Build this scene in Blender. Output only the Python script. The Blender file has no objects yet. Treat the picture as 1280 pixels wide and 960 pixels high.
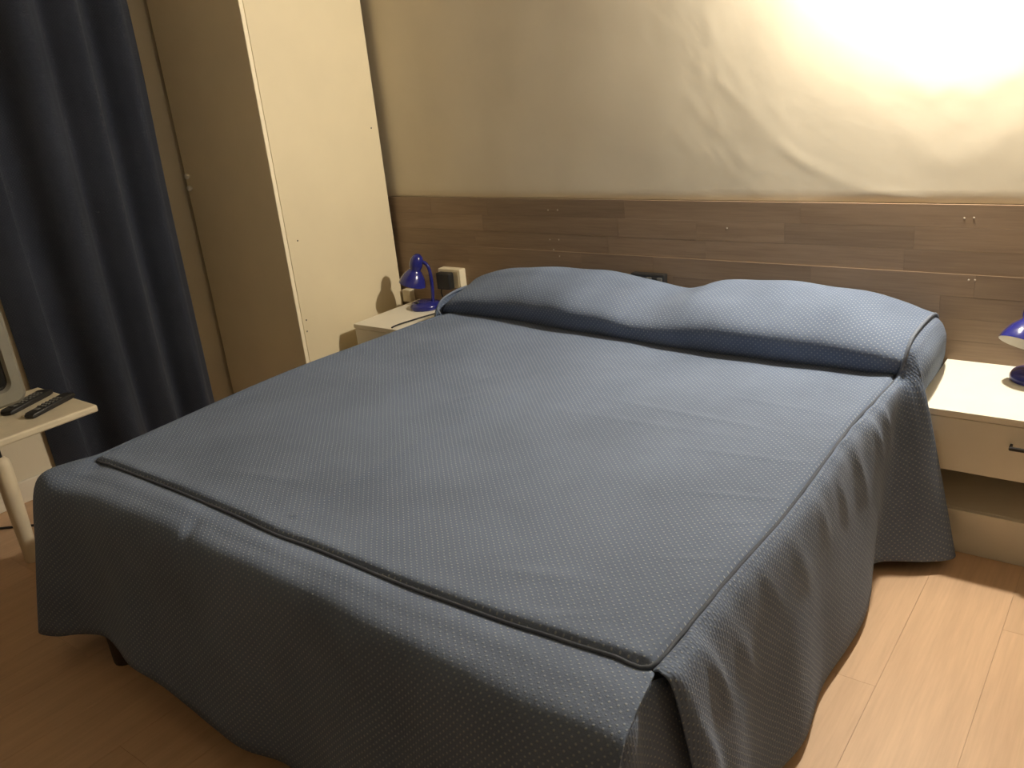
import bpy, bmesh, math, random
from mathutils import Vector, Matrix
random.seed(7)
scene = bpy.context.scene
C = scene.collection
PI = math.pi

# ------------------------------------------------------------------ camera
cam_data = bpy.data.cameras.new('camera')
cam = bpy.data.objects.new('camera', cam_data)
C.objects.link(cam)
right = Vector((0.79601498, 0.5980203, -0.09344447))
up = Vector((-0.13905751, 0.33093905, 0.93335007))
fwd = Vector((-0.58908671, 0.72996648, -0.34659166))
M4 = Matrix.Identity(4)
for i in range(3):
    M4[i][0], M4[i][1], M4[i][2] = right[i], up[i], -fwd[i]
M4[0][3], M4[1][3], M4[2][3] = 1.31348, -2.64117, 1.34112
cam.matrix_world = M4
cam_data.sensor_width = 36.0
cam_data.lens = 1064.5 / 1280 * 36
cam_data.clip_start = 0.02
scene.camera = cam

# ------------------------------------------------------------------ world, exposure
world = bpy.data.worlds.new('night'); scene.world = world
world.use_nodes = True
world.node_tree.nodes['Background'].inputs[0].default_value = (0.01, 0.012, 0.02, 1)
world.node_tree.nodes['Background'].inputs[1].default_value = 0.2
scene.view_settings.view_transform = 'Standard'
scene.view_settings.look = 'None'
scene.view_settings.gamma = 1.0
scene.view_settings.use_curve_mapping = False
scene.view_settings.exposure = 0.0
LAMP_POS = Vector((0.80, -0.115, 1.73))
LAMP_R = 0.034
LAMP_STRENGTH = 2550.0
LAMP_COLOR = (1.0, 0.90, 0.74, 1)

# ------------------------------------------------------------------ material helpers
def new_mat(name):
    m = bpy.data.materials.new(name); m.use_nodes = True
    nt = m.node_tree
    return m, nt, nt.nodes['Principled BSDF']
def N(nt, t, **kw):
    n = nt.nodes.new(t)
    for k, v in kw.items(): setattr(n, k, v)
    return n
def L(nt, a, b): nt.links.new(a, b)
def ramp(nt, fac, c0, c1, p0=0.0, p1=1.0):
    r = N(nt, 'ShaderNodeValToRGB')
    r.color_ramp.elements[0].position = p0; r.color_ramp.elements[0].color = (*c0, 1)
    r.color_ramp.elements[1].position = p1; r.color_ramp.elements[1].color = (*c1, 1)
    L(nt, fac, r.inputs[0]); return r.outputs[0]
def noise(nt, vec, scale, detail=3, rough=0.55):
    n = N(nt, 'ShaderNodeTexNoise'); n.inputs['Scale'].default_value = scale
    n.inputs['Detail'].default_value = detail; n.inputs['Roughness'].default_value = rough
    if vec is not None: L(nt, vec, n.inputs['Vector'])
    return n.outputs['Fac']
def bump(nt, bsdf, h, strength, dist):
    b = N(nt, 'ShaderNodeBump'); b.inputs['Strength'].default_value = strength
    b.inputs['Distance'].default_value = dist
    L(nt, h, b.inputs['Height']); L(nt, b.outputs[0], bsdf.inputs['Normal'])
def plain(name, col, rough=0.5, metal=0.0, var=0.06, nscale=20.0, bstr=0.0, coat=0.0):
    m, nt, b = new_mat(name)
    g = N(nt, 'ShaderNodeNewGeometry')
    f = noise(nt, g.outputs['Position'], nscale)
    c0 = tuple(max(0, c * (1 - var)) for c in col); c1 = tuple(min(1, c * (1 + var)) for c in col)
    L(nt, ramp(nt, f, c0, c1, .3, .7), b.inputs['Base Color'])
    b.inputs['Roughness'].default_value = rough; b.inputs['Metallic'].default_value = metal
    if coat: b.inputs['Coat Weight'].default_value = coat; b.inputs['Coat Roughness'].default_value = 0.08
    if bstr: bump(nt, b, noise(nt, g.outputs['Position'], nscale * 6), bstr, .002)
    return m
def math_node(nt, op, a, bb=None, c=None):
    n = N(nt, 'ShaderNodeMath', operation=op)
    for i, v in enumerate((a, bb, c)):
        if v is None: continue
        if isinstance(v, (int, float)): n.inputs[i].default_value = v
        else: L(nt, v, n.inputs[i])
    return n.outputs[0]

def wood(name, dark, light, axis, tone=0.16, rough=0.45, gscale=1.0, fac_lo=.25, fac_hi=.75):
    """plank wood: long grain along the axis, tone per piece from object random"""
    m, nt, b = new_mat(name)
    g = N(nt, 'ShaderNodeNewGeometry'); oi = N(nt, 'ShaderNodeObjectInfo')
    off = N(nt, 'ShaderNodeVectorMath', operation='SCALE'); off.inputs[0].default_value = (7.3, 5.1, 3.7)
    L(nt, oi.outputs['Random'], off.inputs['Scale'])
    add = N(nt, 'ShaderNodeVectorMath', operation='ADD'); L(nt, g.outputs['Position'], add.inputs[0]); L(nt, off.outputs[0], add.inputs[1])
    mp = N(nt, 'ShaderNodeMapping'); L(nt, add.outputs[0], mp.inputs['Vector'])
    s = [14 * gscale] * 3; s[axis] = 1.1 * gscale; mp.inputs['Scale'].default_value = s
    f1 = noise(nt, mp.outputs[0], 2.2, 6, .62)
    mp2 = N(nt, 'ShaderNodeMapping'); L(nt, add.outputs[0], mp2.inputs['Vector'])
    s2 = [120 * gscale] * 3; s2[axis] = 6 * gscale; mp2.inputs['Scale'].default_value = s2
    f2 = noise(nt, mp2.outputs[0], 1.5, 2, .5)
    mix = math_node(nt, 'MULTIPLY_ADD', f2, .3, math_node(nt, 'MULTIPLY', f1, .7))
    col = ramp(nt, mix, dark, light, fac_lo, fac_hi)
    hsv = N(nt, 'ShaderNodeHueSaturation'); L(nt, col, hsv.inputs['Color'])
    v = math_node(nt, 'MULTIPLY_ADD', oi.outputs['Random'], 2 * tone, 1 - tone)
    L(nt, v, hsv.inputs['Value'])
    L(nt, hsv.outputs[0], b.inputs['Base Color'])
    b.inputs['Roughness'].default_value = rough
    bump(nt, b, f2, .08, .001)
    return m

def fabric(name, base, dot, spacing, dotr, sheen=.05, rib=.5, dotamt=1.0):
    """woven cover: staggered pale dots on a ribbed ground, UV in metres"""
    m, nt, b = new_mat(name)
    uv = N(nt, 'ShaderNodeUVMap'); uv.uv_map = 'UVMap'
    wob = N(nt, 'ShaderNodeTexNoise'); wob.inputs['Scale'].default_value = 22; wob.inputs['Detail'].default_value = 2
    L(nt, uv.outputs[0], wob.inputs['Vector'])
    wsub = N(nt, 'ShaderNodeVectorMath', operation='MULTIPLY_ADD'); L(nt, wob.outputs['Color'], wsub.inputs[0])
    wsub.inputs[1].default_value = (.006, .006, 0); L(nt, uv.outputs[0], wsub.inputs[2])
    sep = N(nt, 'ShaderNodeSeparateXYZ'); L(nt, wsub.outputs[0], sep.inputs[0])
    u = math_node(nt, 'DIVIDE', sep.outputs[0], spacing); v = math_node(nt, 'DIVIDE', sep.outputs[1], spacing)
    def lattice(o):
        fu = math_node(nt, 'SUBTRACT', math_node(nt, 'FRACT', math_node(nt, 'ADD', u, o)), .5)
        fv = math_node(nt, 'SUBTRACT', math_node(nt, 'FRACT', math_node(nt, 'ADD', v, o)), .5)
        d = math_node(nt, 'SQRT', math_node(nt, 'ADD', math_node(nt, 'MULTIPLY', fu, fu), math_node(nt, 'MULTIPLY', fv, fv)))
        r = N(nt, 'ShaderNodeMapRange'); r.interpolation_type = 'SMOOTHSTEP'
        L(nt, d, r.inputs[0]); r.inputs[1].default_value = dotr * .45; r.inputs[2].default_value = dotr * 1.25
        r.inputs[3].default_value = 1.0; r.inputs[4].default_value = 0.0
        return r.outputs[0]
    dots = math_node(nt, 'MAXIMUM', lattice(0.0), lattice(0.5))
    g = N(nt, 'ShaderNodeNewGeometry')
    big = noise(nt, g.outputs['Position'], 3.5, 4, .6)
    fine = noise(nt, g.outputs['Position'], 260, 2, .6)
    ground = ramp(nt, big, tuple(c * .86 for c in base), tuple(c * 1.14 for c in base), .3, .7)
    mx = N(nt, 'ShaderNodeMix', data_type='RGBA')
    wear = math_node(nt, 'MULTIPLY', dots, math_node(nt, 'MULTIPLY', math_node(nt, 'MULTIPLY', dotamt, math_node(nt, 'ADD', .4, fine)), math_node(nt, 'ADD', .35, big)))
    L(nt, wear, mx.inputs[0]); L(nt, ground, mx.inputs[6]); mx.inputs[7].default_value = (*dot, 1)
    L(nt, mx.outputs[2], b.inputs['Base Color'])
    b.inputs['Roughness'].default_value = .92
    b.inputs['Specular IOR Level'].default_value = .2
    b.inputs['Sheen Weight'].default_value = sheen; b.inputs['Sheen Roughness'].default_value = .5
    b.inputs['Sheen Tint'].default_value = (.8, .88, 1, 1)
    ribs = math_node(nt, 'SINE', math_node(nt, 'MULTIPLY', u, 4 * PI))
    h = math_node(nt, 'ADD', math_node(nt, 'MULTIPLY', dots, .8), math_node(nt, 'MULTIPLY_ADD', ribs, rib * .35, math_node(nt, 'MULTIPLY', fine, .6)))
    bump(nt, b, h, .55, .0022)
    return m

MAT = {}
def wall_mat(name, col, bs=.12, fs=9.0):
    m, nt, b = new_mat(name)
    g = N(nt, 'ShaderNodeNewGeometry')
    f = noise(nt, g.outputs['Position'], 1.7, 5, .6)
    L(nt, ramp(nt, f, tuple(c * .94 for c in col), tuple(min(1, c * 1.05) for c in col), .3, .7), b.inputs['Base Color'])
    b.inputs['Roughness'].default_value = .75; b.inputs['Specular IOR Level'].default_value = .25
    bump(nt, b, noise(nt, g.outputs['Position'], fs, 4, .55), bs, .01)
    return m
MAT['wall'] = wall_mat('cream plaster wall', (.75, .68, .54))
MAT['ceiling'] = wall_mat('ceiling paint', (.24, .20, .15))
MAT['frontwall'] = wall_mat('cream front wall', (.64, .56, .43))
MAT['floor'] = wood('floor laminate', (.50, .325, .20), (.70, .475, .30), 1, tone=.05, rough=.5, gscale=.8)
MAT['joint'] = plain('dark floor joint', (.30, .19, .11), .8)
MAT['panel'] = wood('oak strip laminate', (.20, .137, .088), (.345, .25, .168), 0, tone=.13, rough=.5)
MAT['backing'] = plain('panel backing', (.20, .13, .08), .8)
MAT['wardrobe'] = plain('cream melamine', (.77, .67, .465), .55, var=.03, nscale=4)
MAT['door'] = plain('bounce lightened melamine door', (.93, .83, .61), .5, var=.03, nscale=4)  # lighter than the carcass: missing bounce light is put into its colour
MAT['white'] = plain('white melamine', (.82, .78, .67), .5, var=.03, nscale=6)
MAT['edge'] = plain('cream edging strip', (.80, .70, .50), .5, var=.03)
MAT['hole'] = plain('dark screw hole', (.05, .04, .03), .7)
MAT['skirting'] = plain('white skirting', (.78, .73, .62), .5, var=.03)
MAT['cover'] = fabric('dotted bedspread cloth', (.132, .173, .264), (.36, .40, .43), .0150, .135, dotamt=.95)
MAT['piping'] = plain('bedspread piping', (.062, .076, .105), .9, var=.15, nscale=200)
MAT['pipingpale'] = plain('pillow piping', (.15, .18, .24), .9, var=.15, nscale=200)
MAT['curtain'] = fabric('navy curtain cloth', (.026, .031, .048), (.07, .08, .09), .011, .10, sheen=.15, rib=.6, dotamt=.5)
MAT['mattress'] = plain('mattress ticking', (.6, .58, .52), .9)
MAT['darkwood'] = plain('dark bed wood', (.035, .025, .02), .5)
MAT['blue'] = plain('glossy cobalt blue plastic', (.020, .024, .205), .2, var=.05, coat=.4)
MAT['lampwhite'] = plain('white shade lining', (.80, .78, .72), .5)
MAT['black'] = plain('black plastic', (.018, .018, .019), .45)
MAT['button'] = plain('grey rubber button', (.16, .16, .15), .6)
MAT['socket'] = plain('ivory socket plastic', (.78, .70, .52), .45)
MAT['tvgrey'] = plain('silver grey plastic', (.25, .24, .20), .45)
MAT['screen'] = plain('dark screen glass', (.018, .017, .016), .12, coat=.6)
MAT['table'] = plain('white painted table', (.78, .69, .52), .5, var=.05)
MAT['metal'] = plain('brushed metal', (.55, .52, .47), .35, metal=1.0)
MAT['brass'] = plain('dull brass', (.55, .42, .2), .35, metal=1.0)
MAT['knob'] = plain('white plastic knob', (.90, .88, .80), .3)
MAT['nail'] = plain('pale nail head', (.55, .46, .36), .5)
mb, ntb, bb = new_mat('lit bulb')
bb.inputs['Base Color'].default_value = (1, 1, 1, 1)
bb.inputs['Emission Color'].default_value = LAMP_COLOR
bb.inputs['Emission Strength'].default_value = LAMP_STRENGTH
MAT['bulb'] = mb

# ------------------------------------------------------------------ object helpers
def obj(name, mesh, mat, parent=None):
    o = bpy.data.objects.new(name, mesh); C.objects.link(o)
    if mat is not None and not mesh.materials: mesh.materials.append(MAT[mat])
    if parent is not None: o.parent = parent
    return o
def from_bm(name, bm, mat, parent=None, smooth=False):
    me = bpy.data.meshes.new(name); bmesh.ops.recalc_face_normals(bm, faces=bm.faces[:])
    bm.to_mesh(me); bm.free()
    if smooth:
        for p in me.polygons: p.use_smooth = True
    return obj(name, me, mat, parent)
def tag(o, label, cat, group=None):
    o['label'] = label; o['category'] = cat
    if group: o['group'] = group
    return o
def structure(o):
    o['kind'] = 'structure'; return o
def thing(name, label, cat, loc=(0, 0, 0), rz=0.0, group=None):
    o = bpy.data.objects.new(name, None); C.objects.link(o)
    o.location = loc; o.rotation_euler = (0, 0, rz); o.empty_display_size = .05
    return tag(o, label, cat, group)
def add_box(bm, x0, x1, y0, y1, z0, z1, bev=0.0, seg=2):
    r = bmesh.ops.create_cube(bm, size=1.0)
    vs = r['verts']
    for v in vs:
        v.co = Vector((x0 + (v.co.x + .5) * (x1 - x0), y0 + (v.co.y + .5) * (y1 - y0), z0 + (v.co.z + .5) * (z1 - z0)))
    if bev > 0:
        es = {e for v in vs for e in v.link_edges}
        bmesh.ops.bevel(bm, geom=list(es), offset=bev, segments=seg, affect='EDGES', profile=.5)
def box(name, x0, x1, y0, y1, z0, z1, mat, parent=None, bev=0.0, seg=2):
    bm = bmesh.new(); add_box(bm, x0, x1, y0, y1, z0, z1, bev, seg)
    return from_bm(name, bm, mat, parent)
def add_lathe(bm, prof, n=32, mat4=None):
    rings = []
    for r, z in prof:
        ring = [bm.verts.new((max(r, 1e-5) * math.cos(2 * PI * k / n), max(r, 1e-5) * math.sin(2 * PI * k / n), z)) for k in range(n)]
        rings.append(ring)
    for a, b in zip(rings[:-1], rings[1:]):
        for k in range(n):
            bm.faces.new((a[k], a[(k + 1) % n], b[(k + 1) % n], b[k]))
    for ring, rr in ((rings[0], prof[0][0]), (rings[-1], prof[-1][0])):
        if rr > 1e-4: bm.faces.new(ring)
    if mat4 is not None:
        bmesh.ops.transform(bm, matrix=mat4, verts=[v for r in rings for v in r])
def lathe(name, prof, mat, parent=None, n=32, mat4=None):
    bm = bmesh.new(); add_lathe(bm, prof, n, mat4)
    bmesh.ops.remove_doubles(bm, verts=bm.verts[:], dist=1e-4)
    o = from_bm(name, bm, mat, parent, True)
    o.data.set_sharp_from_angle(angle=math.radians(40))
    return o
def catmull(pts, t):
    """pts list of Vectors, t in [0, len-1]"""
    n = len(pts); i = min(int(t), n - 2); f = t - i
    p1, p2 = pts[i], pts[i + 1]
    p0 = pts[i - 1] if i > 0 else p1 * 2 - p2
    p3 = pts[i + 2] if i + 2 < n else p2 * 2 - p1
    return .5 * ((2 * p1) + (p2 - p0) * f + (2 * p0 - 5 * p1 + 4 * p2 - p3) * f * f + (3 * p1 - p0 - 3 * p2 + p3) * f ** 3)
def tube(name, pts, r, mat, parent=None, n=8, sub=6, cyclic=False):
    pts = [Vector(p) for p in pts]
    path = [catmull(pts, k / sub) for k in range((len(pts) - 1) * sub + 1)] if sub > 1 else pts
    bm = bmesh.new(); rings = []; ref = Vector((0, 0, 1))
    for i, p in enumerate(path):
        d = (path[min(i + 1, len(path) - 1)] - path[max(i - 1, 0)]).normalized()
        a = ref - d * ref.dot(d)
        if a.length < 1e-3: a = Vector((1, 0, 0)) - d * d.x
        a.normalize(); ref = a; b = d.cross(a)
        rr = r(i / (len(path) - 1)) if callable(r) else r
        rings.append([bm.verts.new(p + a * (rr * math.cos(2 * PI * k / n)) + b * (rr * math.sin(2 * PI * k / n))) for k in range(n)])
    for a, b in zip(rings[:-1], rings[1:]):
        for k in range(n): bm.faces.new((a[k], a[(k + 1) % n], b[(k + 1) % n], b[k]))
    bm.faces.new(rings[0]); bm.faces.new(rings[-1])
    return from_bm(name, bm, mat, parent, True)
def grid_mesh(name, P, mat, parent=None, uvs=None, thick=0.0, anchor=None):
    """P[i][j] Vectors; UV in metres"""
    ni, nj = len(P), len(P[0])
    verts = [tuple(P[i][j]) for i in range(ni) for j in range(nj)]
    faces = [(i * nj + j, (i + 1) * nj + j, (i + 1) * nj + j + 1, i * nj + j + 1) for i in range(ni - 1) for j in range(nj - 1)]
    me = bpy.data.meshes.new(name); me.from_pydata(verts, [], faces)
    if uvs is None:
        U = [[0.0] * nj for _ in range(ni)]; V = [[0.0] * nj for _ in range(ni)]
        a0 = ni // 2 if anchor is None else anchor
        for i in range(a0 - 1, -1, -1):
            for j in range(nj): U[i][j] = U[i + 1][j] - (P[i][j] - P[i + 1][j]).length
        for i in range(ni):
            for j in range(nj):
                if i > a0: U[i][j] = U[i - 1][j] + (P[i][j] - P[i - 1][j]).length
                if j: V[i][j] = V[i][j - 1] + (P[i][j] - P[i][j - 1]).length
        uvs = [[(U[i][j], V[i][j]) for j in range(nj)] for i in range(ni)]
    ul = me.uv_layers.new(name='UVMap')
    for lp in me.loops:
        vi = lp.vertex_index; ul.data[lp.index].uv = uvs[vi // nj][vi % nj]
    for p in me.polygons: p.use_smooth = True
    me.update()
    o = obj(name, me, mat, parent)
    if thick:
        md = o.modifiers.new('thickness', 'SOLIDIFY'); md.thickness = thick; md.offset = 0
    return o
def patch(nodes, si, sj):
    """tensor Catmull-Rom through nodes[i][j]"""
    nodes = [[Vector(p) for p in row] for row in nodes]
    rows = []
    for row in nodes:
        rows.append([catmull(row, k / sj) for k in range((len(row) - 1) * sj + 1)])
    out = []
    for k in range((len(rows) - 1) * si + 1):
        out.append([catmull([r[j] for r in rows], k / si) for j in range(len(rows[0]))])
    return out
def lin(tab, x):
    if x <= tab[0][0]: return tab[0][1]
    for (a, va), (b, vb) in zip(tab[:-1], tab[1:]):
        if x <= b: 
            f = (x - a) / (b - a); f = f * f * (3 - 2 * f) * .5 + f * .5
            return va + (vb - va) * f
    return tab[-1][1]
def gauss(d, w): return math.exp(-(d / w) ** 2)
def seg_dist(px, pz, pts):
    best = 9; bt = 0; n = len(pts) - 1
    for i in range(n):
        ax, az = pts[i]; bx, bz = pts[i + 1]
        dx, dz = bx - ax, bz - az
        t = max(0, min(1, ((px - ax) * dx + (pz - az) * dz) / (dx * dx + dz * dz)))
        d = math.hypot(px - ax - t * dx, pz - az - t * dz)
        if d < best: best = d; bt = (i + t) / n
    return best, bt

# ------------------------------------------------------------------ room shell
XL, XR, YB, YF, ZC = -1.94, 2.30, 0.0, -3.40, 2.75
floor = structure(box('floor', XL - .1, XR + .1, YF - .1, YB + .1, -.10, -.004, 'joint'))
bw, blen = .192, 1.28
row = 0; x = XL
while x < XR:
    y = YF - (row * .47) % blen
    while y < YB:
        y0, y1 = max(y, YF), min(y + blen, YB); x1 = min(x + bw, XR)
        if y1 - y0 > .02:
            box('plank', x + .0003, x1 - .0003, y0 + .0003, y1 - .0003, -.012, 0.0, 'floor', floor)
        y += blen
    x += bw; row += 1
structure(box('ceiling', XL - .1, XR + .1, YF - .1, YB + .1, ZC, ZC + .1, 'ceiling'))
structure(box('wall_left', XL - .1, XL, YF - .1, YB + .1, -.10, ZC, 'wall'))
structure(box('wall_right', XR, XR + .1, YF - .1, YB + .1, -.10, ZC, 'wall'))
structure(box('wall_front', XL, XR, YF - .1, YF, -.10, ZC, 'frontwall'))
# headboard wall with its puckered, wrinkled plaster skin
ridge1 = [(.10, 1.42), (.116, 1.34), (.133, 1.245), (.199, 1.182), (.289, 1.083), (.39, .997), (.511, .937), (.615, .902), (.736, .881)]
ridge2 = [(.07, 1.32), (.093, 1.224), (.132, 1.101), (.185, 1.025), (.264, .95)]
ridge3 = [(.70, 1.06), (.76, 1.00), (.83, .985), (.90, 1.02), (.95, 1.07)]
ridge4 = [(.70, 1.20), (.74, 1.165), (.80, 1.19), (.86, 1.165), (.93, 1.20)]
def wall_bulge(x, z):
    h = 0
    d, t = seg_dist(x, z, ridge1); h += .0040 * gauss(d, .013) * (.35 + .65 * t) * (.65 + .35 * math.sin(19 * t + 2)) + .0016 * gauss(d, .05)
    d, t = seg_dist(x, z, ridge2); h += .0020 * gauss(d, .020) * (.6 + .4 * math.sin(17 * t))
    d, t = seg_dist(x, z, ridge3); h += .0022 * gauss(d, .04)
    d, t = seg_dist(x, z, ridge4); h += .0025 * gauss(d, .03)
    h += .0035 * math.sin(5.1 * x + 1.3 * math.sin(3.1 * z)) * math.sin(4.3 * z + 2.0 * x) + .0014 * math.sin(13 * x + 5 * z) * math.sin(9 * z - 6 * x + 1)
    h += .0018 * gauss(math.hypot(x - .26, (z - 1.06)), .14)
    for q, (cx_, cz_, a_) in enumerate([(.06, 1.16, .0016), (.16, .98, .0016), (.24, .92, .0014), (.33, 1.13, .0012), (.02, 1.05, .0012), (.10, 1.00, .0014), (.20, 1.24, .0012)]):
        dx_, dz_ = x - cx_, z - cz_; s_ = dx_ * .62 - dz_ * .78; n_ = dx_ * .78 + dz_ * .62
        h += a_ * gauss(s_, .075) * gauss(n_, .013)
    return h
xs = [XL + (XR - XL) * i / 300 for i in range(301)]; zs = [.874 + (ZC - .874) * j / 150 for j in range(151)]
Pw = [[Vector((x, -.004 - max(0, .004 + .45 * wall_bulge(x, z) if z < 2.3 else 0) * min(1, max(0, (z - .86) * 25)) , z)) for z in zs] for x in xs]
wb = box('wall_back', XL, XR, YB, YB + .1, -.10, ZC, 'wall'); structure(wb)
grid_mesh('plaster_skin', Pw, 'wall', wb)
def skirting(name, x0, x1, y0, y1):
    structure(box(name, x0, x1, y0, y1, 0, .085, 'skirting', bev=.004))
skirting('baseboard_left', XL, XL + .014, -2.299, -.625)
# unseen dark panels added on out-of-view walls to soak up bounced light
for nm, (x0, x1, y0, y1) in (('absorber_panel_1', (XR - .016, XR, YF + .017, YB - .03)), ('absorber_panel_2', (XL + .017, XR - .017, YF, YF + .016)), ('absorber_panel_3', (XL, XL + .016, YF, -2.30))):
    t_ = structure(box(nm, x0, x1, y0, y1, 0, 1.12, 'darkwood', bev=.003))
    box('absorber_rail', x0 - (.012 if nm == 'absorber_panel_1' else 0), x1 + (.012 if nm == 'absorber_panel_3' else 0), y0, y1 + (.012 if nm == 'absorber_panel_2' else 0), 1.121, 1.15, 'darkwood', t_, .004)

# ------------------------------------------------------------------ oak strip panel behind the bed
PT = .022
hp = thing('headboard_panel', 'long oak strip laminate headboard panel fixed along the cream wall', 'headboard', (0, 0, 0))
box('backing_board', -1.42, XR - .004, -PT + .008, -.005, .29, .871, 'backing', hp)
ztop = .873
rows = [.065, .065, .065, .0655, .065, .065, .065, .065, .065]
z = ztop
for ri, h in enumerate(rows):
    z0 = z - h
    x = -1.42 - random.random() * .3
    while x < XR - .005:
        ln = random.choice((.30, .38, .46, .55, .62))
        a, b = max(x, -1.42), min(x + ln, XR - .005)
        if b - a > .01:
            gap_top = .0002
            pr = PT + random.uniform(-.0004, .0004) + (.0034 if ri >= 3 else 0)
            box('strip', a + .0002, b - .0002, -pr, -PT + .009, z0 + .0002, z - gap_top, 'panel', hp)
        x += ln
    z = z0
for (nx, nz) in [(-.545, .832), (-.502, .833), (-.547, .721), (-.506, .722), (-.533, .683), (-.506, .660), (.858, .836), (.882, .837), (.900, .664), (.884, .663), (.163, .786)]:
    lathe('nail_head', [(.0001, .0011), (.0022, .001), (.0030, .0)], 'nail', hp, 10,
          Matrix.Translation((nx, -PT - (.0030 if nz < .678 else 0), nz)) @ Matrix.Rotation(PI / 2, 4, 'X'))

# ------------------------------------------------------------------ wall lamp over the bed (the room's light)
wl = thing('wall_lamp', 'lit wall lamp with brass arm high above the right nightstand', 'lamp', (LAMP_POS.x, 0, LAMP_POS.z))
lx = LAMP_POS.x
lathe('wall_plate', [(.0001, .026), (.035, .024), (.048, .012), (.050, .0)], 'brass', wl, 32,
      Matrix.Translation((0, -.012, .13)) @ Matrix.Rotation(PI / 2, 4, 'X'))
tube('arm', [(0, -.03, .13), (0, -.08, .150), (0, -.098, .150), (0, -.113, .125), (0, -.115, .095)], .007, 'brass', wl, 10)
lathe('socket_cup', [(.0001, .10), (.016, .10), (.021, .085), (.021, .045), (.017, .040), (.0001, .040)], 'brass', wl, 24, Matrix.Translation((0, LAMP_POS.y, 0)))
prof = []
for k in range(15):
    a = -PI / 2 + PI * k / 14
    prof.append((LAMP_R * math.cos(a), LAMP_R * math.sin(a)))
prof = [p for p in prof[:-3]] + [(.016, .032), (.013, .039), (.0001, .0395)]
prof[0] = (.0001, -LAMP_R)
lathe('bulb', prof, 'bulb', wl, 24, Matrix.Translation((0, LAMP_POS.y, 0)))

# ------------------------------------------------------------------ wardrobe
WX, WY0, WH = -1.355, -.622, 2.28
wd = thing('wardrobe', 'tall narrow cream wardrobe standing against the oak panelled wall', 'wardrobe', ((WX + XL) / 2, -.31, 0))
W0 = Vector(wd.location)
def wbox(name, x0, x1, y0, y1, z0, z1, m, par=None, bev=.001):
    return box(name, x0 - W0.x, x1 - W0.x, y0 - W0.y, y1 - W0.y, z0, z1, m, par or wd, bev, 1)
wbox('side_panel', WX - .018, WX, WY0 + .019, -.045, 0, WH, 'wardrobe')
wbox('side_panel', XL + .030, XL + .048, WY0 + .019, -.045, 0, WH, 'wardrobe')
wbox('top_panel', XL + .0485, WX - .0185, WY0 + .019, -.045, WH - .018, WH, 'wardrobe')
wbox('bottom_panel', XL + .0485, WX - .0185, WY0 + .03, -.045, .06, .078, 'wardrobe')
wbox('back_panel', XL + .0485, WX - .0185, -.05, -.046, .06, WH - .02, 'wardrobe')
wbox('plinth', XL + .0485, WX - .0185, WY0 + .04, WY0 + .056, 0, .059, 'wardrobe')
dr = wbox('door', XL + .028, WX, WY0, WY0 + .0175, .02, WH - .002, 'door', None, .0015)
for kz in (1.053, 1.005):
    k = lathe('knob', [(.0001, .018), (.007, .0175), (.0115, .013), (.011, .006), (.006, .002), (.006, -.002)], 'knob', dr, 16,
              Matrix.Translation((-1.884 - W0.x, WY0 - .001 - W0.y, kz)) @ Matrix.Rotation(PI / 2, 4, 'X'))
for (sy, sz) in [(-.556, .796), (-.084, 1.164), (-.584, .485), (-.590, .440)]:
    lathe('screw_hole', [(.0001, .0006), (.0028, .0006), (.0034, .0)], 'hole', wd, 10,
          Matrix.Translation((WX - W0.x, sy - W0.y, sz)) @ Matrix.Rotation(PI / 2, 4, 'Y'))

# ------------------------------------------------------------------ nightstands
def nightstand(label, x0, x1, yf, zt):
    cx, cy = (x0 + x1) / 2, yf / 2
    t = thing('nightstand', label, 'nightstand', (cx, cy, 0), 0, 'white nightstands beside the bed')
    def b(name, a0, a1, b0, b1, c0, c1, par=None, bev=.0015, m='white'):
        return box(name, a0 - cx, a1 - cx, b0 - cy, b1 - cy, c0, c1, m, par or t, bev, 2)
    yb = -.026
    b('tabletop', x0, x1, yf, yb, zt - .018, zt)
    b('side_panel', x0 + .002, x0 + .018, yf + .022, yb, 0, zt - .0185)
    b('side_panel', x1 - .018, x1 - .002, yf + .022, yb, 0, zt - .0185)
    b('back_panel', x0 + .0185, x1 - .0185, yb - .012, yb - .001, .02, zt - .0185)
    b('bottom_shelf', x0 + .0185, x1 - .0185, yf + .056, yb - .0125, .11, .126)
    b('plinth_board', x0 + .0185, x1 - .0185, yf + .040, yf + .0555, 0, .126)
    d = b('drawer', x0 + .003, x1 - .003, yf + .003, yf + .0215, .257, zt - .0205)
    b('drawer_box', x0 + .022, x1 - .022, yf + .022, yb - .02, .262, zt - .03)
    hx = x0 + .262
    h = bpy.data.objects.new('handle', None)
    bm = bmesh.new()
    for sx in (-.032, .032): add_box(bm, hx + sx - .003 - cx, hx + sx + .003 - cx, yf - .020 - cy, yf + .003 - cy, .352, .358)
    add_box(bm, hx - .035 - cx, hx + .035 - cx, yf - .024 - cy, yf - .017 - cy, .350, .360, .002, 1)
    from_bm('handle', bm, 'black', d)
    return t
NZ = .424
nr = nightstand('white nightstand with one drawer below the brightly lit wall, bare side by bed flap', .8475, 1.33, -.418, NZ)
nr['label'] = 'white one-drawer nightstand under the glowing patch of wall'
NZL = .430
nl = nightstand('white nightstand squeezed between the wardrobe and the bed', -1.272, -.905, -.420, NZL)

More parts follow.
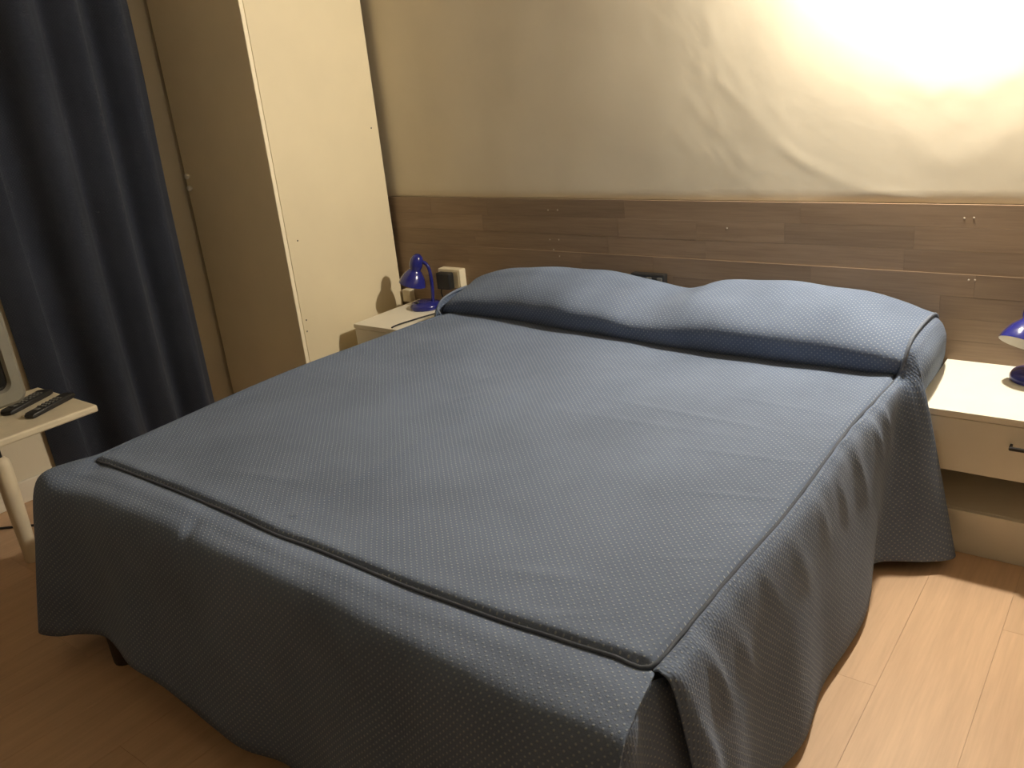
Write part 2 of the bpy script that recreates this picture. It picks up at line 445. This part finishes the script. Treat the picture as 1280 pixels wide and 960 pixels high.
# ------------------------------------------------------------------ blue desk lamps
def desk_lamp(label, loc, rz, cord_pts=None, tilt=-8):
    t = thing('table_lamp', label, 'lamp', loc, rz, 'blue bedside lamps')
    lathe('base', [(.0001, 0), (.064, 0), (.066, .004), (.066, .012), (.060, .022), (.046, .028), (.018, .031), (.0001, .031)], 'blue', t, 40)
    lathe('switch', [(.0001, .037), (.007, .036), (.009, .031), (.009, .026)], 'black', t, 14, Matrix.Translation((-.012, -.038, 0)))
    tube('arm', [(.030, .012, .027), (.034, .014, .08), (.034, .014, .14), (.026, .012, .178), (.004, .006, .196), (-.022, -.003, .196)], .0075, 'blue', t, 12)
    sh = Matrix.Translation((-.028, -.004, .165)) @ Matrix.Rotation(math.radians(tilt), 4, 'X') @ Matrix.Rotation(math.radians(16), 4, 'Y')
    prof = [(.0575, -.066), (.0565, -.060), (.052, -.045), (.043, -.026), (.031, -.010), (.024, -.003), (.0235, .002), (.027, .010), (.0285, .022), (.027, .040), (.021, .055), (.011, .064), (.0001, .067)]
    bm = bmesh.new(); add_lathe(bm, prof[:-1] + [(.0001, .067)], 40, sh)
    # open mouth: drop the cap made at the rim
    caps = [f for f in bm.faces if len(f.verts) > 4]
    bmesh.ops.delete(bm, geom=caps, context='FACES_ONLY')
    s = from_bm('shade', bm, 'blue', t, True)
    inner = [(.0572, -.0662), (.0545, -.060), (.050, -.046), (.041, -.028), (.029, -.012), (.0215, -.004), (.0001, -.002)]
    bm = bmesh.new(); add_lathe(bm, inner, 40, sh)
    bmesh.ops.delete(bm, geom=[f for f in bm.faces if len(f.verts) > 4], context='FACES_ONLY')
    from_bm('lining', bm, 'lampwhite', s, True)
    lathe('bulb', [(.0001, -.050), (.010, -.047), (.015, -.038), (.015, -.030), (.009, -.018), (.008, -.003), (.0001, -.003)], 'lampwhite', s, 16, sh)
    if cord_pts: tube('cord', cord_pts, .0032, 'black', t, 8)
    return t
lz = NZ + .0005
desk_lamp('small cobalt blue table lamp beside the wardrobe, its black cord trailing forward', (-1.136, -.128, NZL + .0005), 0.10,
          [(.058, .020, .006), (.090, -.010, .004), (.105, -.065, .0035), (.075, -.155, .0035), (.048, -.25, .0035), (.047, -.290, .0035)])
desk_lamp('small cobalt blue table lamp on the nightstand below the bright wall', (1.086, -.118, lz), .15, None, -30)

# ------------------------------------------------------------------ sockets
ws = thing('wall_socket', 'ivory surface-mounted wall socket box on the oak panel', 'socket', (-1.045, -PT, .546))
box('housing', -.060, .060, -.040, -.001, -.040, .040, 'socket', ws, .004)
box('face_plate', -.052, .052, -.042, -.0395, -.032, .032, 'socket', ws, .001, 1)
pa = thing('power_adapter', 'chunky black power adapter plugged into the ivory socket', 'adapter', (-1.052, -PT - .0425, .543))
box('body', -.036, .036, -.034, -.0005, -.037, .033, 'black', pa, .006)
tube('cord', [(-.02, -.02, -.034), (-.024, -.024, -.05), (-.028, -.015, -.07), (-.028, -.006, -.085)], .003, 'black', pa)
s2 = thing('wall_socket', 'dark socket box on the oak panel peeking over the pillow bulge', 'socket', (-.122, -PT, .582))
box('housing', -.066, .066, -.032, -.001, -.045, .040, 'black', s2, .004)
for k in range(6): box('module', -.060 + k * .0202, -.0415 + k * .0202, -.035, -.0315, -.030, .030, 'button' if k % 2 else 'black', s2, .001, 1)
jb = thing('cable_box', 'tiny ivory cable box on the oak panel beside the wardrobe', 'box', (-1.318, -PT, .448))
box('body', -.024, .022, -.030, -.001, -.028, .026, 'socket', jb, .002)
box('lid', -.0235, .0215, -.0335, -.0303, -.0275, .0255, 'socket', jb, .001, 1)

# ------------------------------------------------------------------ bed
bed = thing('bed', 'double bed on dark legs, hidden under the blue bedspread', 'bed', (0, -.95, 0))
B0 = Vector(bed.location)
def bbox(name, x0, x1, y0, y1, z0, z1, m, bev):
    return box(name, x0 - B0.x, x1 - B0.x, y0 - B0.y, y1 - B0.y, z0, z1, m, bed, bev, 3)
bbox('mattress', -.775, .775, -1.83, -.05, .255, .462, 'mattress', .035)
bbox('bed_base', -.765, .765, -1.825, -.05, .175, .254, 'darkwood', .004)
for (x, y) in ((-.690, -1.858), (.70, -1.80), (-.70, -.12), (.70, -.12)):
    lathe('leg', [(.0001, 0), (.031, 0), (.032, .006), (.034, .174), (.0001, .174)], 'darkwood', bed, 20, Matrix.Translation((x - B0.x, y - B0.y, 0)))

# ------------------------------------------------------------------ bedspread
bs = thing('bedspread', 'dark blue grey dotted bedspread with piped edges covering the bed', 'bedspread', (0, -.95, 0))
S0 = Vector((0, -.95, 0))
def rel(P): return [[p - S0 for p in row] for row in P]
xLt = [(-1.76, -.815), (-1.53, -.845), (-1.117, -.868), (-.774, -.860), (-.40, -.812)]
xRt = [(-1.745, .795), (-1.618, .796), (-1.494, .796), (-1.229, .803), (-.752, .789), (-.426, .802), (-.30, .802)]
yFt = [(-.82, -1.742), (-.75, -1.738), (-.465, -1.740), (-.224, -1.747), (-.047, -1.758), (.05, -1.755), (.30, -1.761), (.517, -1.757), (.638, -1.748), (.80, -1.736)]
yTt = [(-.84, -.335), (-.52, -.333), (-.156, -.374), (.18, -.407), (.54, -.404), (.76, -.410), (.83, -.405)]
ZP = .500
def wrinkle(x, y):
    h = 0
    # long centre crease, shallow sags and small tucks
    h += .0030 * gauss(x + .082 - .01 * math.sin(6 * y), .012) * (1 if -1.7 < y < -.95 else max(0, 1 - abs(y + .95) * 4))
    h += .0045 * math.sin(2.1 * x + 1.1) * math.sin(1.9 * y + .4)
    h += .0022 * math.sin(5.0 * x + 2.3 * y) * math.sin(4.1 * y - 1.7 * x + .6)
    h -= .0035 * gauss(math.hypot((x + .02) * .5, y + 1.62), .05)
    for (cx, cy, ang, ln, w, a) in [(.52, -1.62, .3, .10, .02, .0028), (.62, -1.70, .5, .06, .012, .0022), (.70, -1.20, .25, .09, .010, .0022), (.66, -1.02, .12, .16, .013, .0018),
                                    (.45, -.86, -.05, .22, .014, .0020), (.35, -.95, .05, .20, .016, .0015), (.62, -.72, -.1, .14, .012, .0014), (-.18, -1.0, 1.2, .05, .012, .0025), (-.22, -.85, 1.3, .05, .010, .0020),
                                    (-.30, -1.60, .2, .12, .02, .002), (.72, -1.45, .45, .06, .010, .0016), (.74, -1.30, .4, .05, .008, .0014)]:
        dx, dy = x - cx, y - cy
        s = dx * math.cos(ang) + dy * math.sin(ang); n = -dx * math.sin(ang) + dy * math.cos(ang)
        h += a * gauss(s, ln) * gauss(n, w)
    return h
# top panel
NU, NV = 220, 190
P = []; UV = []
for i in range(NU + 1):
    u = i / NU; row = []; uvr = []
    for j in range(NV + 1):
        v = j / NV
        x0 = -.82 + 1.62 * u
        y = lin(yFt, x0) + (lin(yTt, x0) + .05 - lin(yFt, x0)) * v
        xl, xr = lin(xLt, y), lin(xRt, y); x = xl + (xr - xl) * u
        de = min(x - xl, xr - x, y - lin(yFt, x0))
        e = min(1, de / .016); puff = -.011 * (1 - math.sqrt(max(0, 1 - (1 - e) ** 2)))
        puffb = .003 * gauss(de - .02, .03)
        row.append(Vector((x, y, ZP + puff + puffb + wrinkle(x, y) * min(1, de / .03)))); uvr.append((x, y))
    P.append(row); UV.append(uvr)
grid_mesh('top_panel', rel(P), 'cover', bs, UV)
# piping round the panel
def pz(x, y): return .493
pts = []
for k in range(15):
    y = -.36 - (1.742 - .36 - .01) * k / 14; pts.append((lin(xLt, y) - .001, y, .492))
for k in range(1, 28):
    x = -.81 + 1.60 * k / 27; pts.append((x, lin(yFt, x) - .001, .4925))
for k in range(1, 17):
    y = -1.735 + (1.735 - .40) * k / 16; pts.append((lin(xRt, y) + .001, y, .493))
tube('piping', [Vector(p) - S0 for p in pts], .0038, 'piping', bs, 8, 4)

# skirt: left side, left foot corner, foot
yO = [(-.85, -1.885), (-.60, -1.862), (-.34, -1.858), (.08, -1.866), (.41, -1.880), (.74, -1.900), (.83, -1.903)]
hemz = [(-.90, .080), (-.74, .096), (-.66, .118), (-.46, .124), (-.26, .095), (0, .07), (.4, .05), (.83, .04)]
nodes = []
for y in (-.34, -.6, -.9, -1.2, -1.45, -1.62):
    a = lin(xLt, y); q = lin(xLt, -1.1)
    w = .006 * math.sin(9 * y)
    nodes.append([(a, y, .489), (a - .010, y, .4955), (a - .026, y, .470), (a - .035 + w, y, .30), (a - .045 + 1.6 * w, y, .085)])
nodes.append([(-.820, -1.715, .489), (-.832, -1.716, .4955), (-.856, -1.72, .470), (-.870, -1.73, .30), (-.895, -1.74, .080)])
nodes.append([(-.819, -1.738, .489), (-.836, -1.765, .4985), (-.868, -1.80, .475), (-.880, -1.83, .30), (-.905, -1.86, .080)])
nodes.append([(-.814, -1.742, .489), (-.832, -1.805, .4990), (-.868, -1.872, .480), (-.884, -1.915, .30), (-.900, -1.963, .080)])
nodes.append([(-.806, -1.743, .489), (-.800, -1.825, .4985), (-.806, -1.892, .474), (-.812, -1.928, .30), (-.820, -1.958, .086)])
for k in range(17):
    x = -.74 + (.822 + .74) * k / 16
    yo = lin(yO, x); yf = lin(yFt, min(x, .79))
    f = .010 * math.sin(7.3 * x + .6) + .006 * math.sin(17 * x)
    xs_ = x if x < .76 else x
    nodes.append([(min(x, .800), yf, .489), (min(x, .806), yf - (yf - yo) * -.5 if False else (yf + yo) / 2, .4935 + .002 * math.sin(11 * x)),
                  (x, yo - .008, .464), (x - .005, yo - .035 + f * .7, .29), (x - .012, yo - .065 + 1.5 * f, lin(hemz, x))])
nodes[-2] = [(.775, -1.740, .489), (.780, -1.835, .4940), (.782, -1.902, .464), (.775, -1.945, .28), (.765, -1.985, .045)]
nodes[-1] = [(.802, -1.742, .489), (.822, -1.840, .4905), (.834, -1.903, .462), (.828, -1.950, .28), (.815, -1.995, .040)]
Pk = patch(nodes, 8, 9)
for i, row in enumerate(Pk):
    for j, p in enumerate(row):
        t = j / (len(row) - 1)
        p.y += .002 * math.sin(31 * p.x + 5 * p.z) * t
        p.z += .0018 * math.sin(23 * p.x + 9 * p.y) * (1 - t) * min(1, t * 6)
        # small tuck on the foot border
        if p.y < -1.74: p.z += -.008 * gauss(p.x + .26 + .5 * (p.y + 1.82), .014) * gauss(p.y + 1.84, .045) - .005 * gauss(p.x + .77, .02) * gauss(p.y + 1.77, .03)
grid_mesh('skirt', rel(Pk), 'cover', bs, None, .003, 8 * 18)

# skirt: right side with the flap that falls in front of the nightstand, then the pillow end
def sect(i, e, o, m, h): return [i, e, o, m, h]
nodes = []
nodes.append(sect((.797, -1.738, .489), (.812, -1.742, .4945), (.832, -1.740, .462), (.846, -1.705, .26), (.872, -1.660, .03)))
nodes.append(sect((.797, -1.72, .489), (.814, -1.722, .4955), (.842, -1.715, .462), (.862, -1.675, .26), (.886, -1.625, .03)))
nodes.append(sect((.797, -1.65, .489), (.812, -1.652, .4910), (.834, -1.645, .448), (.846, -1.62, .26), (.862, -1.58, .03)))
for (y, w) in ((-1.55, .010), (-1.42, -.004), (-1.28, .008), (-1.12, -.004), (-.98, .004), (-.85, .006)):
    a = lin(xRt, y)
    nodes.append(sect((a, y, .489), (a + .011, y, .4900), (a + .030, y, .445), (a + .044 + w * .6, y, .26), (a + .060 + w, y, .03)))
nodes.append(sect((.791, -.74, .489), (.802, -.74, .4900), (.822, -.74, .445), (.836, -.745, .26), (.848, -.75, .03)))
nodes.append(sect((.793, -.62, .489), (.804, -.62, .4905), (.822, -.622, .447), (.832, -.65, .26), (.836, -.68, .03)))
nodes.append(sect((.797, -.52, .489), (.809, -.52, .4945), (.824, -.530, .457), (.822, -.585, .26), (.816, -.63, .035)))
nodes.append(sect((.800, -.455, .489), (.811, -.457, .494), (.826, -.470, .457), (.830, -.515, .26), (.835, -.575, .035)))
nodes.append(sect((.803, -.432, .500), (.818, -.436, .500), (.852, -.450, .457), (.895, -.482, .26), (.935, -.520, .035)))
nodes.append(sect((.812, -.424, .525), (.832, -.428, .515), (.872, -.440, .457), (.925, -.452, .26), (.982, -.478, .035)))
nodes.append(sect((.818, -.418, .552), (.840, -.420, .535), (.878, -.430, .457), (.918, -.434, .26), (.965, -.442, .035)))
nodes.append(sect((.820, -.402, .578), (.843, -.404, .557), (.862, -.424, .480), (.842, -.436, .26), (.842, -.440, .040)))
nodes.append(sect((.820, -.360, .592), (.845, -.360, .569), (.868, -.360, .505), (.838, -.36, .30), (.838, -.36, .050)))
nodes.append(sect((.822, -.26, .597), (.847, -.26, .573), (.866, -.26, .505), (.838, -.26, .30), (.838, -.26, .050)))
nodes.append(sect((.822, -.16, .590), (.846, -.16, .565), (.860, -.16, .500), (.838, -.16, .30), (.838, -.16, .050)))
nodes.append(sect((.820, -.085, .560), (.842, -.085, .535), (.850, -.085, .480), (.838, -.085, .30), (.838, -.085, .050)))
nodes.append(sect((.815, -.050, .500), (.832, -.05, .485), (.838, -.05, .46), (.836, -.05, .30), (.836, -.05, .050)))
Pk = patch(nodes, 8, 9)
for row in Pk:
    for j, p in enumerate(row):
        t = j / (len(row) - 1)
        if p.y < -.48:
            k = t * (1 - t) * 4
            p.x += .0035 * math.sin(60 * p.y + 14 * p.z) * gauss(t - .3, .22) * (.5 + .5 * math.sin(7 * p.y + 1)) + .004 * math.sin(13 * p.y - 6 * p.z) * t
            for (cy, cz, a) in ((-.66, .42, .008), (-.58, .42, .007), (-1.60, .40, .008), (-1.48, .36, .006), (-1.36, .42, .004), (-1.22, .40, .005), (-1.08, .42, .004), (-.94, .41, .005), (-.80, .40, .005), (-1.66, .30, .006)):
                p.x += a * gauss((p.y - cy) + .5 * (p.z - cz), .013) * gauss(p.z - cz, .07)
        if p.y > -.4215 and p.z < .445: p.x = min(p.x, .842)
grid_mesh('skirt', rel(Pk), 'cover', bs, None, .003, 8 * 6)
# inverted pleat at the foot corner
nodes = [[(.76, -1.875, .470), (.76, -1.885, .26), (.76, -1.91, .05)],
         [(.806, -1.865, .478), (.808, -1.88, .26), (.806, -1.91, .045)],
         [(.812, -1.825, .480), (.826, -1.840, .26), (.840, -1.860, .04)],
         [(.800, -1.790, .483), (.806, -1.79, .26), (.820, -1.79, .04)],
         [(.803, -1.755, .484), (.818, -1.735, .26), (.836, -1.70, .04)],
         [(.806, -1.70, .462), (.826, -1.66, .26), (.838, -1.60, .05)],
         [(.806, -1.62, .455), (.826, -1.58, .26), (.838, -1.50, .05)]]
grid_mesh('pleat', rel(patch(nodes, 6, 8)), 'cover', bs, None, .003)

# pillow bulge
tops = [(-.828, .532), (-.816, .560), (-.79, .591), (-.75, .612), (-.60, .640), (-.456, .655), (-.27, .654), (-.097, .637), (.05, .615), (.13, .627), (.217, .650), (.42, .659), (.56, .655), (.65, .646), (.74, .623), (.79, .603), (.822, .591)]
nodes = []
for (x, zt) in tops:
    yt = lin(yTt, x); k = (zt - .49) / .175
    e = 0 if abs(x) < .8 else (abs(x) - .8) / .05
    yt2 = yt + .02 * e
    nodes.append([(x, yt2 + .03, .483), (x, yt2 - .001, .492), (x, yt2 - .020, .49 + .040 * k), (x, yt2 - .024, .49 + .086 * k), (x, yt2 + .012, .49 + .122 * k),
                  (x, yt2 + .085, .49 + .155 * k), (x, -.20, zt), (x, -.12, .49 + .162 * k), (x, -.065, .49 + .115 * k), (x, -.042, .49 + .04 * k), (x, -.040, .44)])
Pk = patch(nodes, 10, 6)
for i, row in enumerate(Pk):
    for j, p in enumerate(row):
        t = j / (len(row) - 1)
        p.z += (.003 * math.sin(12 * p.x + 20 * p.y) + .002 * math.sin(29 * p.x - 11 * p.y)) * math.sin(PI * t)
        p.y += (.004 * math.sin(9 * p.x + 1) + .002 * math.sin(33 * p.x)) * gauss(t - .25, .15)
grid_mesh('pillow_section', rel(Pk), 'cover', bs, None, .003)
# left pillow end and its side drop
nodes = []
for (y, z) in ((-.40, .50), (-.385, .53), (-.345, .555), (-.25, .565), (-.15, .558), (-.085, .53), (-.05, .485)):
    nodes.append([(-.826, y, z - .002), (-.838, y, z - .015), (-.843, y, .45), (-.845, y, .28), (-.850, y, .06)])
grid_mesh('end_panel', rel(patch(nodes, 6, 6)), 'cover', bs, None, .003)
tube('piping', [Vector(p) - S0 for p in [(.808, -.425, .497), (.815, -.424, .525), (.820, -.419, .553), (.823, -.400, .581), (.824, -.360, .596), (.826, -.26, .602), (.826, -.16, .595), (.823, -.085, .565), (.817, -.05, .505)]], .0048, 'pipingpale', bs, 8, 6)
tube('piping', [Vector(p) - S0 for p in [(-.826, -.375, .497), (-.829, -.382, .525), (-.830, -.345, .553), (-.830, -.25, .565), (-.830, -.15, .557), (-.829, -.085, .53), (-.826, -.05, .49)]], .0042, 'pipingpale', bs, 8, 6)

# ------------------------------------------------------------------ curtain
cu = thing('curtain', 'dark navy floor-length curtain hanging in soft folds from a rod', 'curtain', (-1.84, -1.10, 0))
CX = Vector((-1.84, -1.10, 0))
foldx = [(-1.428, -1.925), (-1.418, -1.916), (-1.395, -1.897), (-1.36, -1.876), (-1.325, -1.874), (-1.312, -1.900), (-1.285, -1.918), (-1.24, -1.900), (-1.19, -1.822), (-1.145, -1.796), (-1.10, -1.832), (-1.065, -1.860),
         (-1.02, -1.818), (-.975, -1.795), (-.935, -1.848), (-.90, -1.870), (-.86, -1.822), (-.82, -1.795), (-.785, -1.826), (-.758, -1.850), (-.745, -1.862)]
rows_n = []
for zz in (.03, .5, 1.0, 1.5, 2.0, 2.33):
    amp = 1.0 - .10 * zz / 2.3
    rows_n.append([(-1.84 + (fx + 1.84) * amp + .004 * math.sin(5 * zz + 9 * fy), fy + .010 * math.sin(2.2 * zz + 3 * fy), zz) for (fy, fx) in foldx])
Pk = patch(rows_n, 10, 6)
grid_mesh('cloth', [[p - CX for p in row] for row in Pk], 'curtain', cu, None, .003)
rod = thing('curtain_rod', 'thin metal curtain rod mounted on the left wall', 'rod', (-1.84, -1.12, 2.37))
tube('pole', [(0, -.55, 0), (0, 0, 0), (0, .46, 0)], .010, 'metal', rod, 12, 2)
for yy in (-.45, .43): box('bracket', -.098, .0, yy - .008, yy + .008, -.018, -.010, 'metal', rod, .001, 1)
for k in range(12):
    yy = -1.48 + k * .0665 + 1.12
    bm = bmesh.new(); r1, r2 = .017, .0022; nn = 16; rings = []
    for a in range(nn):
        ca, sa = math.cos(2 * PI * a / nn), math.sin(2 * PI * a / nn)
        rings.append([bm.verts.new(((r1 + r2 * math.cos(q * PI / 3)) * ca, yy + r2 * math.sin(q * PI / 3), -.006 + (r1 + r2 * math.cos(q * PI / 3)) * sa)) for q in range(6)])
    for a in range(nn):
        A, Bq = rings[a], rings[(a + 1) % nn]
        for q in range(6): bm.faces.new((A[q], A[(q + 1) % 6], Bq[(q + 1) % 6], Bq[q]))
    from_bm('ring', bm, 'metal', rod, True)

# ------------------------------------------------------------------ television table
tb = thing('side_table', 'white painted side table with round legs against the curtained wall', 'table', (-1.58, -1.80, 0))
T0 = Vector(tb.location)
TZ = .450
def tbox(name, x0, x1, y0, y1, z0, z1, m, bev, par=None):
    return box(name, x0 - T0.x, x1 - T0.x, y0 - T0.y, y1 - T0.y, z0, z1, m, par or tb, bev, 3)
tbox('tabletop', -1.775, -1.368, -2.17, -1.455, TZ - .024, TZ, 'table', .006)
tbox('apron', -1.72, -1.50, -2.08, -1.76, TZ - .05, TZ - .0245, 'black', .002)
for (x, y) in ((-1.462, -1.745), (-1.462, -2.09), (-1.70, -1.88), (-1.70, -2.09)):
    lg = lathe('leg', [(.0001, 0), (.020, 0), (.0215, .01), (.026, .20), (.027, .34), (.024, .355), (.014, .366), (.0001, .369)], 'table', tb, 24, Matrix.Translation((x - T0.x, y - T0.y, 0)))
    lathe('bolt', [(.0001, .366), (.009, .366), (.009, TZ - .0245), (.0001, TZ - .0245)], 'black', lg, 12, Matrix.Translation((x - T0.x, y - T0.y, 0)))

# television
tv = thing('television', 'small silver grey box television on the white side table', 'television', (-1.53, -1.815, TZ))
def tvbm(name, secs, m, par, sub=1):
    """loft of rounded rectangles: (x, y0, y1, z0, z1, r)"""
    bm = bmesh.new(); rings = []
    for (x, y0, y1, z0, z1, r) in secs:
        ring = []
        for (cy, cz, a0) in ((y1 - r, z1 - r, 0), (y0 + r, z1 - r, PI / 2), (y0 + r, z0 + r, PI), (y1 - r, z0 + r, 1.5 * PI)):
            for q in range(7):
                a = a0 + q * PI / 12
                ring.append(bm.verts.new((x, cy + r * math.cos(a), cz + r * math.sin(a))))
        rings.append(ring)
    n = len(rings[0])
    for A, Bq in zip(rings[:-1], rings[1:]):
        for k in range(n): bm.faces.new((A[k], A[(k + 1) % n], Bq[(k + 1) % n], Bq[k]))
    bm.faces.new(rings[0]); bm.faces.new(rings[-1])
    o = from_bm(name, bm, m, par, True); o.data.set_sharp_from_angle(angle=math.radians(35))
    return o
tvbm('housing', [(-.205, -.11, .11, .09, .27, .03), (-.16, -.13, .13, .075, .30, .03), (-.075, -.19, .205, .06, .34, .03), (-.012, -.205, .212, .055, .355, .03)], 'tvgrey', tv)
tvbm('bezel', [(-.0115, -.215, .222, .045, .365, .035), (.012, -.215, .222, .045, .365, .035), (.022, -.205, .212, .055, .355, .03), (.022, -.178, .185, .092, .330, .03), (.008, -.172, .179, .098, .324, .028)], 'tvgrey', tv)
tvbm('screen', [(.0085, -.172, .179, .098, .324, .028), (.0145, -.150, .157, .115, .305, .03), (.017, -.09, .10, .16, .26, .03)], 'screen', tv)
tvbm('control_strip', [(.0222, -.10, .12, .058, .078, .006), (.0245, -.098, .118, .060, .076, .006)], 'black', tv)
box('foot', -.14, .010, -.15, .118, .0005, .044, 'tvgrey', tv, .008)

# remote controls
def remote(label, a, b, wdt, nb):
    a, b = Vector((*a, 0)), Vector((*b, 0)); d = b - a; ln = d.length
    t = thing('remote_control', label, 'remote control', (a.x + d.x / 2, a.y + d.y / 2, TZ + .0005), math.atan2(d.y, d.x), 'remote controls on the side table')
    tvs = [(-ln / 2, -wdt * .40, wdt * .40, .002, .012, .004), (-ln / 2 + .008, -wdt * .48, wdt * .48, 0, .017, .006), (0, -wdt * .5, wdt * .5, 0, .019, .006),
           (ln / 2 - .02, -wdt * .5, wdt * .5, 0, .020, .006), (ln / 2 - .004, -wdt * .46, wdt * .46, .001, .017, .006), (ln / 2, -wdt * .40, wdt * .40, .004, .013, .004)]
    body = tvbm('body', tvs, 'black', t)
    for r_ in range(nb):
        for c_ in range(3):
            x = -ln * .18 + r_ * .017; y = (c_ - 1) * wdt * .27
            box('button', x - .0045, x + .0045, y - .004, y + .004, .0185, .0212, 'button', t, .001, 1)
    box('button', -ln * .36, -ln * .26, -wdt * .25, wdt * .25, .0178, .0205, 'button', t, .002, 1)
    return t
remote('wider black remote control lying next to the television', (-1.575, -1.650), (-1.655, -1.475), .050, 6)
remote('slim black remote control lying along the table edge', (-1.462, -1.628), (-1.535, -1.455), .042, 5)

# loose cable on the floor by the table
pc = [(-1.90, -1.95, .05), (-1.85, -1.80, .02), (-1.79, -1.70, .005), (-1.70, -1.63, .005), (-1.62, -1.55, .005), (-1.60, -1.40, .005), (-1.70, -1.25, .005)]
o = tube('power_cable', pc, .0045, 'black')
tag(o, 'thin black power cable lying on the floor behind the table leg', 'cable')
